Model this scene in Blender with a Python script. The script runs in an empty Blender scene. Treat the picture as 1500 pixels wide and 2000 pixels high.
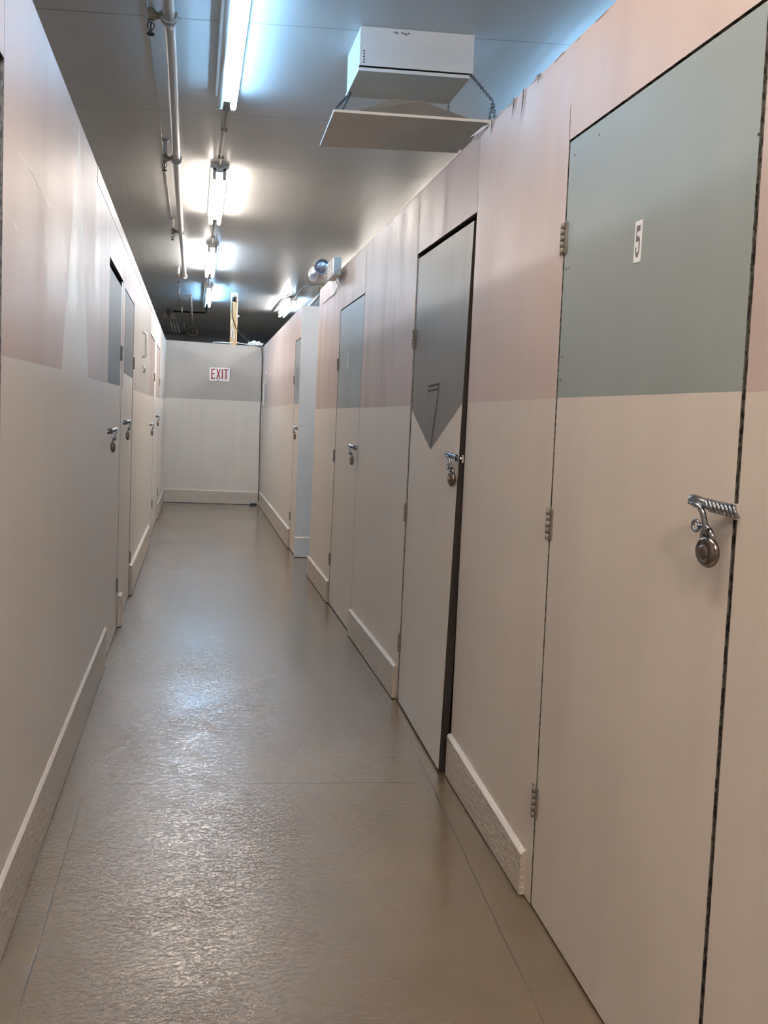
import bpy, bmesh, math, random
from mathutils import Vector, Matrix

# ------------------------------------------------------------------ camera, world, exposure
scn = bpy.context.scene
col = scn.collection
PI = math.pi
CAM_PITCH, CAM_YAW, CAM_ROLL, FOCAL, SHIFT_Y = 0.05266859, 0.24341266, 0.03773163, 1500.0, -100.510941
cp, sp, cy, sy = math.cos(CAM_PITCH), math.sin(CAM_PITCH), math.cos(CAM_YAW), math.sin(CAM_YAW)
fw = Vector((sy*cp, cy*cp, -sp)); rt = Vector((cy, -sy, 0)); up = rt.cross(fw)
r2 = rt*math.cos(CAM_ROLL)+up*math.sin(CAM_ROLL); u2 = -rt*math.sin(CAM_ROLL)+up*math.cos(CAM_ROLL)
cam_data = bpy.data.cameras.new('camera'); cam = bpy.data.objects.new('camera', cam_data); col.objects.link(cam)
cam.matrix_world = Matrix(((r2.x, u2.x, -fw.x, 0), (r2.y, u2.y, -fw.y, 0), (r2.z, u2.z, -fw.z, 1.4), (0, 0, 0, 1)))
cam_data.sensor_fit = 'VERTICAL'; cam_data.sensor_height = 24; cam_data.lens = 24*FOCAL/2000
cam_data.shift_y = SHIFT_Y/2000; cam_data.clip_start = 0.02; cam_data.clip_end = 100
scn.camera = cam
scn.view_settings.view_transform = 'Standard'; scn.view_settings.look = 'None'
scn.view_settings.gamma = 1; scn.view_settings.use_curve_mapping = False
scn.view_settings.exposure = 1.95
w = bpy.data.worlds.new('world'); scn.world = w; w.use_nodes = True
w.node_tree.nodes['Background'].inputs[0].default_value = (0.6, 0.7, 0.8, 1)
w.node_tree.nodes['Background'].inputs[1].default_value = 0.05
WARM = (1.0, 0.89, 0.80); COOL = (0.30, 0.62, 1.0); NEUTRAL = (1.0, 0.93, 0.86)
TUBE = 13.0            # emission of a lit tube
CEIL = 3.32
random.seed(7)

# ------------------------------------------------------------------ materials
def srgb(r, g, b):
    f = lambda c: (c/255/12.92) if c/255 <= .04045 else ((c/255+.055)/1.055)**2.4
    return (f(r), f(g), f(b), 1)
def mat(name, c, rough=.5, metal=0., vary=.06, vscale=3., stretch=(1, 1, 1), bump=0., bscale=40., bstretch=(1, 1, 1),
        spec=.5, detail=5., rvary=0., aniso=None, c2=None, mask_scale=2., mask_lo=.55, mask_hi=.7, mstretch=(1, 1, 1)):
    m = bpy.data.materials.new(name); m.use_nodes = True; nt = m.node_tree; N = nt.nodes; L = nt.links
    b = N['Principled BSDF']; tc = N.new('ShaderNodeTexCoord')
    def noise(scale, st, det=5., rough_=.55):
        mp = N.new('ShaderNodeMapping'); mp.inputs['Scale'].default_value = st; L.new(tc.outputs['Object'], mp.inputs[0])
        n = N.new('ShaderNodeTexNoise'); n.inputs['Scale'].default_value = scale; n.inputs['Detail'].default_value = det
        n.inputs['Roughness'].default_value = rough_; L.new(mp.outputs[0], n.inputs['Vector']); return n
    n1 = noise(vscale, stretch, detail)
    mr = N.new('ShaderNodeMapRange'); mr.inputs[1].default_value = .25; mr.inputs[2].default_value = .75
    mr.inputs[3].default_value = 1-vary; mr.inputs[4].default_value = 1+vary; L.new(n1.outputs[0], mr.inputs[0])
    mx = N.new('ShaderNodeVectorMath'); mx.operation = 'SCALE'; mx.inputs[0].default_value = c[:3]; L.new(mr.outputs[0], mx.inputs['Scale'])
    out = mx.outputs[0]
    if c2:
        n2 = noise(mask_scale, mstretch, 6)
        r = N.new('ShaderNodeMapRange'); r.inputs[1].default_value = mask_lo; r.inputs[2].default_value = mask_hi; L.new(n2.outputs[0], r.inputs[0])
        mm = N.new('ShaderNodeMix'); mm.data_type = 'RGBA'; L.new(r.outputs[0], mm.inputs[0]); L.new(out, mm.inputs[6]); mm.inputs[7].default_value = c2
        out = mm.outputs[2]
    L.new(out, b.inputs['Base Color'])
    b.inputs['Roughness'].default_value = rough; b.inputs['Metallic'].default_value = metal; b.inputs['Specular IOR Level'].default_value = spec
    if rvary:
        r = N.new('ShaderNodeMapRange'); r.inputs[1].default_value = .3; r.inputs[2].default_value = .7
        r.inputs[3].default_value = rough-rvary; r.inputs[4].default_value = rough+rvary
        L.new(n1.outputs[0], r.inputs[0]); L.new(r.outputs[0], b.inputs['Roughness'])
    if bump:
        n3 = noise(bscale, bstretch, 6); bp = N.new('ShaderNodeBump'); bp.inputs['Strength'].default_value = min(1, bump*1.0)
        bp.inputs['Distance'].default_value = .004*max(1, bump); L.new(n3.outputs[0], bp.inputs['Height']); L.new(bp.outputs[0], b.inputs['Normal'])
    if aniso:
        b.inputs['Anisotropic'].default_value = aniso
        cv = N.new('ShaderNodeCombineXYZ'); cv.inputs[0].default_value = 1; L.new(cv.outputs[0], b.inputs['Tangent'])
    return m
def emat(name, c, s):
    m = bpy.data.materials.new(name); m.use_nodes = True; b = m.node_tree.nodes['Principled BSDF']
    b.inputs['Base Color'].default_value = (.8, .8, .8, 1)
    b.inputs['Emission Color'].default_value = (*c, 1); b.inputs['Emission Strength'].default_value = s; return m
VS = (1, 1, .12)
PW = dict(rough=.42, vary=.05, vscale=7, stretch=VS, bump=.12, bscale=26, bstretch=(1, 1, .25), rvary=.07)
M = dict(
 pink=mat('pink_beige_paint', srgb(200, 181, 171), c2=srgb(186, 165, 155), mask_scale=2.2, mask_lo=.52, mask_hi=.75, mstretch=(1.2, 1.2, .25), **PW),
 pinkdirty=mat('stained_pink_paint', srgb(186, 166, 156), c2=srgb(150, 130, 122), mask_scale=3.4, mask_lo=.50, mask_hi=.72, mstretch=(1.4, 1.4, .16), **PW),
 beige=mat('beige_paint', srgb(212, 200, 187), **PW),
 pinkl=mat('pale_pink_paint', srgb(196, 177, 168), c2=srgb(184, 163, 154), mask_scale=1.6, mask_lo=.5, mask_hi=.7, mstretch=(1, 1, .3), **PW),
 beigel=mat('pale_beige_paint', srgb(220, 212, 203), **PW),
 teal=mat('grey_green_paint', srgb(148, 156, 151), **PW),
 slate=mat('slate_paint', srgb(106, 101, 97), rough=.38, vary=.12, vscale=14, stretch=(1, 1, .1), bump=.12, bscale=30, bstretch=(1, 1, .2)),
 leftslate=mat('dark_blue_grey_paint', srgb(104, 111, 115), rough=.5, vary=.12, vscale=10, stretch=(1, 1, .1), bump=.1, bscale=30, bstretch=(1, 1, .2)),
 tealdark=mat('dull_blue_grey_paint', srgb(142, 151, 153), rough=.4, vary=.12, vscale=10, stretch=(1, 1, .1), bump=.1, bscale=30, bstretch=(1, 1, .2)),
 taupe=mat('taupe_paint', srgb(165, 148, 140), **PW),
 greyup=mat('light_grey_paint', srgb(178, 174, 168), **PW),
 greylow=mat('warm_white_paint', srgb(216, 210, 202), **PW),
 bluegrey=mat('blue_grey_paint', srgb(200, 208, 216), rough=.5, vary=.04),
 dark=mat('bare_dark_wood', srgb(48, 40, 34), rough=.8, vary=.3, vscale=20, stretch=(1, 1, .1), bump=.4, bscale=80),
 chipped=mat('chipped_edge', srgb(112, 108, 98), c2=srgb(45, 40, 34), mask_scale=55, mask_lo=.48, mask_hi=.56, rough=.7, vary=.2, vscale=30, bump=1, bscale=90),
 base=mat('rough_baseboard_paint', srgb(192, 177, 160), rough=.4, vary=.08, vscale=30, bump=2.6, bscale=55, bstretch=(1.3, .6, 1.3)),
 basel=mat('baseboard_paint_pale', srgb(198, 188, 176), rough=.42, vary=.05, vscale=20, bump=1.6, bscale=50, bstretch=(1, .5, 1.3)),
 steel=mat('polished_steel', srgb(158, 162, 168), rough=.16, metal=1, vary=.1, vscale=30),
 brass=mat('bronzed_steel', srgb(138, 126, 117), rough=.2, metal=1, vary=.15, vscale=30),
 dullmetal=mat('dull_painted_metal', srgb(140, 132, 120), rough=.45, metal=.3, vary=.2, vscale=60, bump=.3, bscale=120),
 white=mat('white_enamel', srgb(222, 222, 218), rough=.35, vary=.03),
 black=mat('black_plastic', srgb(22, 22, 24), rough=.4, vary=.1),
 pvc=mat('grey_white_pipe', srgb(182, 180, 176), rough=.3, vary=.06, vscale=6),
 chain=mat('zinc_chain', srgb(95, 95, 95), rough=.4, metal=.7, vary=.1),
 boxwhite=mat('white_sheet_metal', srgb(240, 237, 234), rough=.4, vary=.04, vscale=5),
 cone=mat('shaded_sheet_metal', srgb(128, 125, 121), rough=.5, vary=.1, vscale=5), digit=mat('stencil_grey', srgb(112, 106, 104), rough=.5),  # cone colour darkened to stand for its dimly lit near side
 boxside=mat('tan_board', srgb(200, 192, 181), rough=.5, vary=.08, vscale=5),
 wood=mat('pine_wood', srgb(206, 164, 112), rough=.55, vary=.15, vscale=12, stretch=(3, 3, .25)),
 red=mat('sign_red', srgb(170, 42, 48), rough=.4, vary=.04),
 signwhite=mat('sign_white', srgb(240, 240, 240), rough=.35, vary=.02),
 cloth=mat('white_plastic_wrap', srgb(225, 232, 236), rough=.3, vary=.08, vscale=30),
 blue=mat('blue_tape', srgb(40, 60, 85), rough=.5, vary=.1),
 lens=mat('lamp_lens', srgb(170, 185, 215), rough=.08, metal=1., vary=.3, vscale=40, bump=.6, bscale=60),
 tubeoff=mat('unlit_tube_glass', srgb(225, 232, 236), rough=.2, vary=.01),
)
M['warm'] = emat('tube_warm', WARM, TUBE); M['cool'] = emat('tube_cool', COOL, TUBE)
M['warm2'] = emat('tube_warm_strong', NEUTRAL, TUBE*2.2); M['cool2'] = emat('tube_cool_strong', COOL, TUBE*2.6); M['warm3'] = emat('tube_warm_dim', WARM, TUBE*.55); M['cool3'] = emat('tube_cool_dim', COOL, TUBE*.55); M['warm4'] = emat('tube_warm_boosted', WARM, TUBE*4.5); M['warm5'] = emat('tube_mid_warm', WARM, TUBE*.75)  # strengths balance the light; warm4 boosts the unseen lamp behind the camera

def floor_material():
    m = bpy.data.materials.new('glossy_brown_floor_paint'); m.use_nodes = True; nt = m.node_tree; N = nt.nodes; L = nt.links
    b = N['Principled BSDF']; tc = N.new('ShaderNodeTexCoord')
    def noise(s, st=(1, 1, 1), det=6, ro=.6, dist=0):
        mp = N.new('ShaderNodeMapping'); mp.inputs['Scale'].default_value = st; L.new(tc.outputs['Object'], mp.inputs[0])
        n = N.new('ShaderNodeTexNoise'); n.inputs['Scale'].default_value = s; n.inputs['Detail'].default_value = det
        n.inputs['Roughness'].default_value = ro; n.inputs['Distortion'].default_value = dist; L.new(mp.outputs[0], n.inputs['Vector']); return n.outputs[0]
    def math_(op, a, c=None, clamp=False):
        n = N.new('ShaderNodeMath'); n.operation = op; n.use_clamp = clamp
        for i, v in enumerate((a, c)):
            if v is None: continue
            if isinstance(v, (int, float)): n.inputs[i].default_value = v
            else: L.new(v, n.inputs[i])
        return n.outputs[0]
    def rng(v, a, c, d=0., e=1.):
        n = N.new('ShaderNodeMapRange'); L.new(v, n.inputs[0])
        for i, x in enumerate((a, c, d, e)): n.inputs[i+1].default_value = x
        return n.outputs[0]
    # colour: brown paint with grime patches
    big = noise(1.3, det=4); fine = noise(9, det=6)
    mx = N.new('ShaderNodeMix'); mx.data_type = 'RGBA'; mx.inputs[6].default_value = srgb(124, 105, 80); mx.inputs[7].default_value = srgb(109, 92, 71)
    L.new(rng(big, .35, .65), mx.inputs[0])
    grime = math_('MULTIPLY', rng(noise(4.2, det=8), .66, .80), rng(fine, .4, .6))
    m2 = N.new('ShaderNodeMix'); m2.data_type = 'RGBA'; L.new(math_('MULTIPLY', grime, .55), m2.inputs[0]); L.new(mx.outputs[2], m2.inputs[6]); m2.inputs[7].default_value = srgb(84, 72, 60)
    # sheet seams
    sx = N.new('ShaderNodeSeparateXYZ'); L.new(tc.outputs['Object'], sx.inputs[0])
    X, Y = sx.outputs[0], sx.outputs[1]
    wob = math_('MULTIPLY', math_('SUBTRACT', noise(5), .5), .012)
    ycross = math_('ADD', math_('ADD', Y, math_('MULTIPLY', X, .155)), wob)
    xw = math_('ADD', X, wob)
    lines = []
    for x0 in (-.362,): lines.append(math_('ABSOLUTE', math_('SUBTRACT', xw, x0)))
    slant = math_('ADD', xw, math_('MULTIPLY', math_('SUBTRACT', Y, 3.2, ), -.0))
    xr = N.new('ShaderNodeMapRange'); L.new(Y, xr.inputs[0]); xr.inputs[1].default_value = 1.5; xr.inputs[2].default_value = 3.3; xr.inputs[3].default_value = .825; xr.inputs[4].default_value = .965
    lines.append(math_('ABSOLUTE', math_('SUBTRACT', xw, xr.outputs[0])))
    cross = None
    for y0 in (2.92, 4.44, 5.99, 7.6, 9.2):
        d = math_('ABSOLUTE', math_('SUBTRACT', ycross, y0)); cross = d if cross is None else math_('MINIMUM', cross, d)
    inside = math_('MULTIPLY', math_('GREATER_THAN', X, -.362), math_('LESS_THAN', X, .95))
    cross = math_('ADD', cross, math_('MULTIPLY', math_('SUBTRACT', 1, inside), 1))
    dist = math_('MINIMUM', math_('MINIMUM', lines[0], lines[1]), cross)
    patch = rng(noise(2.5, det=3), .42, .55, .35, 1)
    seam = math_('MULTIPLY', rng(dist, .0012, .0032, 1, 0), patch)
    m3 = N.new('ShaderNodeMix'); m3.data_type = 'RGBA'; L.new(math_('MULTIPLY', seam, .85), m3.inputs[0]); L.new(m2.outputs[2], m3.inputs[6]); m3.inputs[7].default_value = srgb(70, 60, 52)
    L.new(m3.outputs[2], b.inputs['Base Color'])
    # relief: brushed lumpy paint, calmer along the right side and far end
    amp = math_('MULTIPLY', rng(X, .25, .7, 1, .35), rng(noise(1.1, det=3), .38, .62, .55, 1.15))
    h1 = noise(120, (1, .8, 1), 6, .66, 1.0); h2 = noise(220, (1, 1, 1), 3, .5); h3 = noise(30, (1, 1, 1), 4, .6, .6)
    ridg = math_('ABSOLUTE', math_('SUBTRACT', noise(48, (.8, 1.3, 1), 5, .6, 1.8), .5))
    h = math_('ADD', math_('ADD', math_('MULTIPLY', h1, .42), math_('MULTIPLY', h2, .20)), math_('ADD', math_('MULTIPLY', h3, .45), math_('MULTIPLY', rng(ridg, 0, .06, -.16, 0), 1)))
    h = math_('SUBTRACT', math_('MULTIPLY', h, amp), math_('MULTIPLY', seam, .15))
    bp = N.new('ShaderNodeBump'); bp.inputs['Strength'].default_value = 1; bp.inputs['Distance'].default_value = .0017; L.new(h, bp.inputs['Height'])
    L.new(bp.outputs[0], b.inputs['Normal'])
    b.inputs['Roughness'].default_value = .2; L.new(rng(fine, .3, .7, .10, .15), b.inputs['Roughness'])
    b.inputs['Specular IOR Level'].default_value = .7; b.inputs['Coat Weight'].default_value = 1; b.inputs['Coat IOR'].default_value = 1.65; b.inputs['Coat Roughness'].default_value = .07; L.new(bp.outputs[0], b.inputs['Coat Normal'])
    return m
M['floor'] = floor_material()
def ceiling_material():
    m = mat('satin_grey_ceiling', srgb(194, 194, 192), rough=.30, vary=.04, vscale=1.2, aniso=.0)
    nt = m.node_tree; N = nt.nodes; L = nt.links; b = N['Principled BSDF']
    tc = [n for n in N if n.type == 'TEX_COORD'][0]
    mp = N.new('ShaderNodeMapping'); mp.inputs['Scale'].default_value = (1, .10, 1); L.new(tc.outputs['Object'], mp.inputs[0])
    n = N.new('ShaderNodeTexNoise'); n.inputs['Scale'].default_value = 3.5; n.inputs['Detail'].default_value = 3; L.new(mp.outputs[0], n.inputs['Vector'])
    bp = N.new('ShaderNodeBump'); bp.inputs['Strength'].default_value = 1; bp.inputs['Distance'].default_value = .012; L.new(n.outputs[0], bp.inputs['Height']); L.new(bp.outputs[0], b.inputs['Normal'])
    return m
M['ceiling'] = ceiling_material()

# ------------------------------------------------------------------ object helpers
def tag(o, label=None, cat=None, group=None, kind=None):
    for k, v in (('label', label), ('category', cat), ('group', group), ('kind', kind)):
        if v: o[k] = v
    return o
class MB:
    def __init__(s): s.bm = bmesh.new(); s.mats = []
    def mi(s, m):
        if m not in s.mats: s.mats.append(m)
        return s.mats.index(m)
    def face(s, pts, m, smooth=False):
        try:
            f = s.bm.faces.new([s.bm.verts.new(p) for p in pts]); f.material_index = s.mi(m); f.smooth = smooth
        except ValueError: pass
    def box(s, lo, hi, m, T=None, bev=0.):
        b = bmesh.new(); bmesh.ops.create_cube(b, size=1)
        for v in b.verts: v.co = Vector([(lo[i]+hi[i])/2+v.co[i]*(hi[i]-lo[i]) for i in range(3)])
        if bev: bmesh.ops.bevel(b, geom=b.edges[:], offset=bev, segments=2, affect='EDGES', profile=.5)
        s.add(b, m, T)
    def add(s, b, m, T=None, smooth=False):
        i = s.mi(m); vm = {}
        for v in b.verts: vm[v] = s.bm.verts.new(T @ v.co if T else v.co)
        for f in b.faces:
            try:
                g = s.bm.faces.new([vm[v] for v in f.verts]); g.material_index = i; g.smooth = smooth or f.smooth
            except ValueError: pass
        b.free()
    def tube(s, pts, r, m, n=12, caps=True):
        pts = [Vector(p) for p in pts]; rs = r if isinstance(r, (list, tuple)) else [r]*len(pts); i = s.mi(m); rings = []
        ref = None
        for k, p in enumerate(pts):
            d = (pts[min(k+1, len(pts)-1)]-pts[max(k-1, 0)]).normalized()
            if ref is None: ref = Vector((0, 0, 1)) if abs(d.z) < .9 else Vector((1, 0, 0))
            a = (ref-d*ref.dot(d)).normalized(); ref = a; b = d.cross(a)
            rings.append([s.bm.verts.new(p+(a*math.cos(t*2*PI/n)+b*math.sin(t*2*PI/n))*rs[k]) for t in range(n)])
        for k in range(len(rings)-1):
            for t in range(n):
                f = s.bm.faces.new((rings[k][t], rings[k][(t+1) % n], rings[k+1][(t+1) % n], rings[k+1][t])); f.material_index = i; f.smooth = True
        if caps:
            for rg in (rings[0][::-1], rings[-1]):
                f = s.bm.faces.new(rg); f.material_index = i
    def lathe(s, prof, m, T, n=24):          # profile (radius, height) along local z
        i = s.mi(m); rings = []
        for r, h in prof:
            rings.append([s.bm.verts.new(T @ Vector((r*math.cos(t*2*PI/n), r*math.sin(t*2*PI/n), h))) for t in range(n)] if r > 1e-6 else [s.bm.verts.new(T @ Vector((0, 0, h)))])
        for k in range(len(rings)-1):
            a, b = rings[k], rings[k+1]
            for t in range(n):
                q = [a[t % len(a)], a[(t+1) % len(a)], b[(t+1) % len(b)], b[t % len(b)]]
                q = [v for j, v in enumerate(q) if v not in q[:j]]
                if len(q) > 2:
                    f = s.bm.faces.new(q); f.material_index = i; f.smooth = True
    def build(s, name, parent=None, origin=None, fixn=True):
        if fixn: bmesh.ops.recalc_face_normals(s.bm, faces=s.bm.faces[:])
        me = bpy.data.meshes.new(name); s.bm.to_mesh(me); s.bm.free()
        for m in s.mats: me.materials.append(m)
        o = bpy.data.objects.new(name, me); col.objects.link(o)
        if parent is not None:
            off = world_loc(parent); me.transform(Matrix.Translation(-off)); o.parent = parent
        elif origin is not None:
            me.transform(Matrix.Translation(-Vector(origin))); o.location = origin
        return o
def world_loc(o):
    v = Vector(o.location)
    while o.parent: o = o.parent; v += Vector(o.location)
    return v
def empty(name, loc):
    o = bpy.data.objects.new(name, None); o.empty_display_size = .1; o.location = loc; col.objects.link(o); return o
def copy_tree(o, parent=None):
    c = o.copy(); col.objects.link(c)
    if parent is not None: c.parent = parent
    for ch in list(o.children): copy_tree(ch, c)
    return c
def arc(c, a, b, r, t0, t1, n=10):
    return [Vector(c)+(Vector(a)*math.cos(t0+(t1-t0)*k/n)+Vector(b)*math.sin(t0+(t1-t0)*k/n))*r for k in range(n+1)]

# ------------------------------------------------------------------ wall frames (u along the wall, z up, d into the wall)
def lerp(x, kn):
    if x <= kn[0][0]: return kn[0][1]
    for (a, va), (b, vb) in zip(kn, kn[1:]):
        if x <= b: return va+(vb-va)*(x-a)/(b-a)
    return kn[-1][1]
def FR(u, z, d=0):      # right wall, leaning slightly near the camera
    k = lerp(u, [(1.0, .095), (1.28, .085), (2.085, .05), (2.83, .02), (6.72, .02)]); m = lerp(u, [(1.28, .085), (2.085, .09), (2.83, .010), (3.6, .0)])
    return Vector((1.035-k*(1-z/2.2)+d, u-m*(1-z/2.2), z))
def FL(u, z, d=0): return Vector((-.452-d, u, z))
def FF(u, z, d=0): return Vector((1.012+(u-9)*.0027+d, u, z))
E0, E1 = Vector((-.466, 12.374, 0)), Vector((1.018, 12.091, 0)); EU = (E1-E0).normalized(); EN = Vector((-EU.y, EU.x, 0))
def FE(u, z, d=0): return E0+EU*u+EN*d+Vector((0, 0, z))
G0 = Vector((1.000, 7.593, 0)); GU = Vector((1, -.05, 0)).normalized(); GN = Vector((.05, 1, 0)).normalized()
def FG(u, z, d=0): return G0+GU*u+GN*d+Vector((0, 0, z))

def slab(mb, F, u0, u1, z0, z1, t, back, fronts=None, front=None, edge=None, d=0., zt=None):
    """one sheet: front face(s) at depth d, thickness t; zt = top heights (at u0, u1)"""
    za, zb = (z1, z1) if zt is None else zt
    A, B, C_, D_ = (u0, z0), (u1, z0), (u1, zb), (u0, za)
    P = [F(*p, d) for p in (A, B, C_, D_)]; Q = [F(*p, d+t) for p in (A, B, C_, D_)]
    if fronts:
        for poly, m in fronts: mb.face([F(a, b, d) for a, b in poly], m)
    else: mb.face(P, front)
    e = edge or back
    mb.face(Q[::-1], back)
    for i in range(4):
        j = (i+1) % 4; mb.face([P[j], P[i], Q[i], Q[j]], e)
def banded(u0, u1, z0, z1, b0, b1, low, upm):
    return [([(u0, z0), (u1, z0), (u1, b1), (u0, b0)], low), ([(u0, b0), (u1, b1), (u1, z1), (u0, z1)], upm)]
T = .018

# ------------------------------------------------------------------ floor, ceiling, outer room
mb = MB(); mb.face([(-7, -4, 0), (7, -4, 0), (7, 18.3, 0), (-7, 18.3, 0)], M['floor']); mb.face([(-7, -4, -.1), (-7, 18.3, -.1), (7, 18.3, -.1), (7, -4, -.1)], M['dark'])
tag(mb.build('floor', fixn=False), 'glossy brown painted plywood floor of the corridor', 'floor', kind='structure')
# ceiling sheets: 1.22 m rows, slightly skewed like the building
mb = MB(); sk = -.19
rows = [-4.6, -2.2, -.9, .35, 1.6, 2.85, 3.98, 5.18, 6.22, 8.28, 10.3, 12.3, 14.4, 16.5, 20.6]
g = .0020
for a, b in zip(rows, rows[1:]):
    for x0, x1 in ((-8, -3.2), (-3.2, 1.9), (1.9, 8)):
        f = lambda x, y: (x, y+sk*x*.97, CEIL)
        mb.face([f(x0+g, a+g), f(x0+g, b-g), f(x1-g, b-g), f(x1-g, a+g)], M['ceiling'])
mb.face([(-9, -6, CEIL+.004), (-9, 22, CEIL+.004), (9, 22, CEIL+.004), (9, -6, CEIL+.004)], M['dullmetal'])
tag(mb.build('ceiling', fixn=False), 'satin grey panelled ceiling above the corridor', 'ceiling', kind='structure')
M['far'] = mat('far_wall_shaded', srgb(96, 100, 106), rough=.5)  # the dark blue-grey holds the shade at the far end
M['outer'] = mat('outer_wall_paint', srgb(225, 222, 218), rough=.6)
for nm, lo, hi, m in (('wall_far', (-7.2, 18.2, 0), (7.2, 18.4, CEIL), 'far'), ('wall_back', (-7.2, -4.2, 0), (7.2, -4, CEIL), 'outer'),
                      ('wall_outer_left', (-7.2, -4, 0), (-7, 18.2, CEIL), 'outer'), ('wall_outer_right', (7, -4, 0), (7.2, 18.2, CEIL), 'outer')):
    mb = MB(); mb.box(lo, hi, M[m]); tag(mb.build(nm), {'wall_far': 'far wall of the building above the end partition, shade put into its colour', 'wall_back': 'back wall of the building behind the camera', 'wall_outer_left': 'outer building wall on the left', 'wall_outer_right': 'outer building wall on the right'}[nm], 'wall', kind='structure')
# dark band under the far ceiling, in the far wall's shaded colour
mb = MB(); mb.box((-7, 18.05, 2.98), (7, 18.2, 3.14), M['far']); tag(mb.build('trim_1'), 'dark band high on the shaded far wall', 'trim', kind='structure')

# ------------------------------------------------------------------ right wall
DR = [dict(a=1.285, b=2.075, top=2.222), dict(a=2.835, b=3.640, top=2.200), dict(a=4.840, b=5.665, top=2.198)]
TOPZ = 2.515; BR = 1.482
mb = MB()
segs = [(.2, 1.275), (2.085, 2.832), (3.645, 4.835), (5.670, 6.72)]
for i, (a, b) in enumerate(segs):
    upm = M['pinkdirty'] if i >= 2 else M['pink']
    b0, b1 = (1.482, 1.478) if i < 2 else (1.475, 1.472)
    slab(mb, FR, a, b, 0.004, TOPZ, T, M['dark'], fronts=banded(a, b, .004, TOPZ, b0, b1, M['beige'], upm), edge=M['chipped'])
for (a, b), z, m in (((1.275, 2.085), 2.230, 'pink'), ((2.832, 3.645), 2.212, 'pinkdirty'), ((4.835, 5.670), 2.204, 'pinkdirty')):
    slab(mb, FR, a, b, z, TOPZ, T, M['dark'], front=M[m], edge=M['chipped'])
# studs, and an added sheet: dark front blocks stray light, pale back bounces it
slab(mb, FR, .2, 6.70, 0.01, 2.40, .03, M['outer'], front=M['dark'], d=.075)
for u in (1.24, 2.11, 2.80, 3.67, 4.81, 5.70): slab(mb, FR, u-.035, u+.035, 0.01, 2.38, .05, M['dark'], front=M['dark'], d=.020)
for ua, ub, dd, mm in ((1.2775, 1.2875, .006, 'chipped'), (2.0800, 2.0840, .004, 'chipped'), (3.6205, 3.6435, .003, 'chipped'), (3.6435, 3.6450, .001, 'beige')):
    slab(mb, FR, ua, ub, .02, 2.19, .004, M[mm], front=M[mm], d=dd)
# end face of the block and its return
mb.face([FR(6.72, .004, 0), FR(6.72, TOPZ, 0), FR(6.72, TOPZ, .9), FR(6.72, .004, .9)], M['bluegrey'])
# ragged torn strip along the top edge
random.seed(3)
u = 1.25
while u < 6.6:
    w_ = random.uniform(.02, .10); h = random.uniform(.002, .006) if not 2.2 < u < 3.1 else random.uniform(.004, .014)
    p = [FR(u, TOPZ-.004, -.002), FR(u+w_, TOPZ-.004, -.002), FR(u+w_*.8, TOPZ+h*random.random(), .004), FR(u+w_*.3, TOPZ+h, .001)]
    mb.face(p, M['pink']); mb.face([q+Vector((.003, 0, -.001)) for q in p][::-1], M['chipped']); u += w_+random.uniform(0, .12)
for u, L_ in ((2.42, .10), (2.50, .07), (2.70, .06), (2.30, .03)):
    mb.face([FR(u, TOPZ, -.004), FR(u+.012, TOPZ, -.006), FR(u+.02, TOPZ-L_, -.006)], M['chipped'])
    mb.face([FR(u-.004, TOPZ, -.003), FR(u+.004, TOPZ, -.005), FR(u+.014, TOPZ-L_*.9, -.004)], M['pink'])
mb.face([FR(2.74, TOPZ-.006, -.003), FR(2.83, TOPZ-.01, -.012), FR(2.90, TOPZ-.002, -.022), FR(2.80, TOPZ+.006, -.008)], M['pink'])
# short cracks running up from the door corners
for u, za, zb in ((2.086, 2.23, 2.335), (2.833, 2.21, 2.29), (3.645, 2.21, 2.46), (4.835, 2.20, 2.49)):
    slab(mb, FR, u-.0012, u+.0012, za, zb, .0004, M['chipped'], front=M['chipped'], d=-.0005)
tag(mb.build('wall_right'), 'right hand plywood partition, pink above and beige below', 'wall', kind='structure')

# baseboards on the right
def baseboard(name, F, u0, u1, h, m, label, th=.018, ha=None):
    mb = MB(); z0 = .006; hb = ha or (h, h); n = 1
    A = [(u0, hb[0]), (u1, hb[1])]
    pf = [F(u0, z0, -th), F(u1, z0, -th), F(u1, hb[1]-.008, -th), F(u0, hb[0]-.008, -th)]
    pt = [F(u0, hb[0], -th+.008), F(u1, hb[1], -th+.008)]; pb = [F(u0, hb[0], -.0005), F(u1, hb[1], -.0005)]; qb = [F(u0, z0, -.0005), F(u1, z0, -.0005)]
    mb.face(pf, m); mb.face([pf[3], pf[2], pt[1], pt[0]], M['beigel']); mb.face([pt[0], pt[1], pb[1], pb[0]], M['beigel'])
    mb.face([pf[0], pf[3], pt[0], pb[0], qb[0]], m); mb.face([pf[1], qb[1], pb[1], pt[1], pf[2]], m); mb.face([qb[0], qb[1], pf[1], pf[0]], M['dark']); mb.face([qb[0], pb[0], pb[1], qb[1]], M['dark'])
    return tag(mb.build(name), label, 'baseboard', kind='structure')
baseboard('baseboard_right', FR, 2.125, 2.828, .17, M['base'], 'rough beige baseboard between the door marked 5 and the ajar grey door', ha=(.135, .172))
baseboard('baseboard_right.001', FR, 3.665, 4.832, .172, M['base'], 'rough baseboard between the ajar grey door and the next door', ha=(.172, .168))
baseboard('baseboard_right.002', FR, 5.675, 6.735, .170, M['base'], 'short rough baseboard at the far corner of the right partition')

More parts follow.
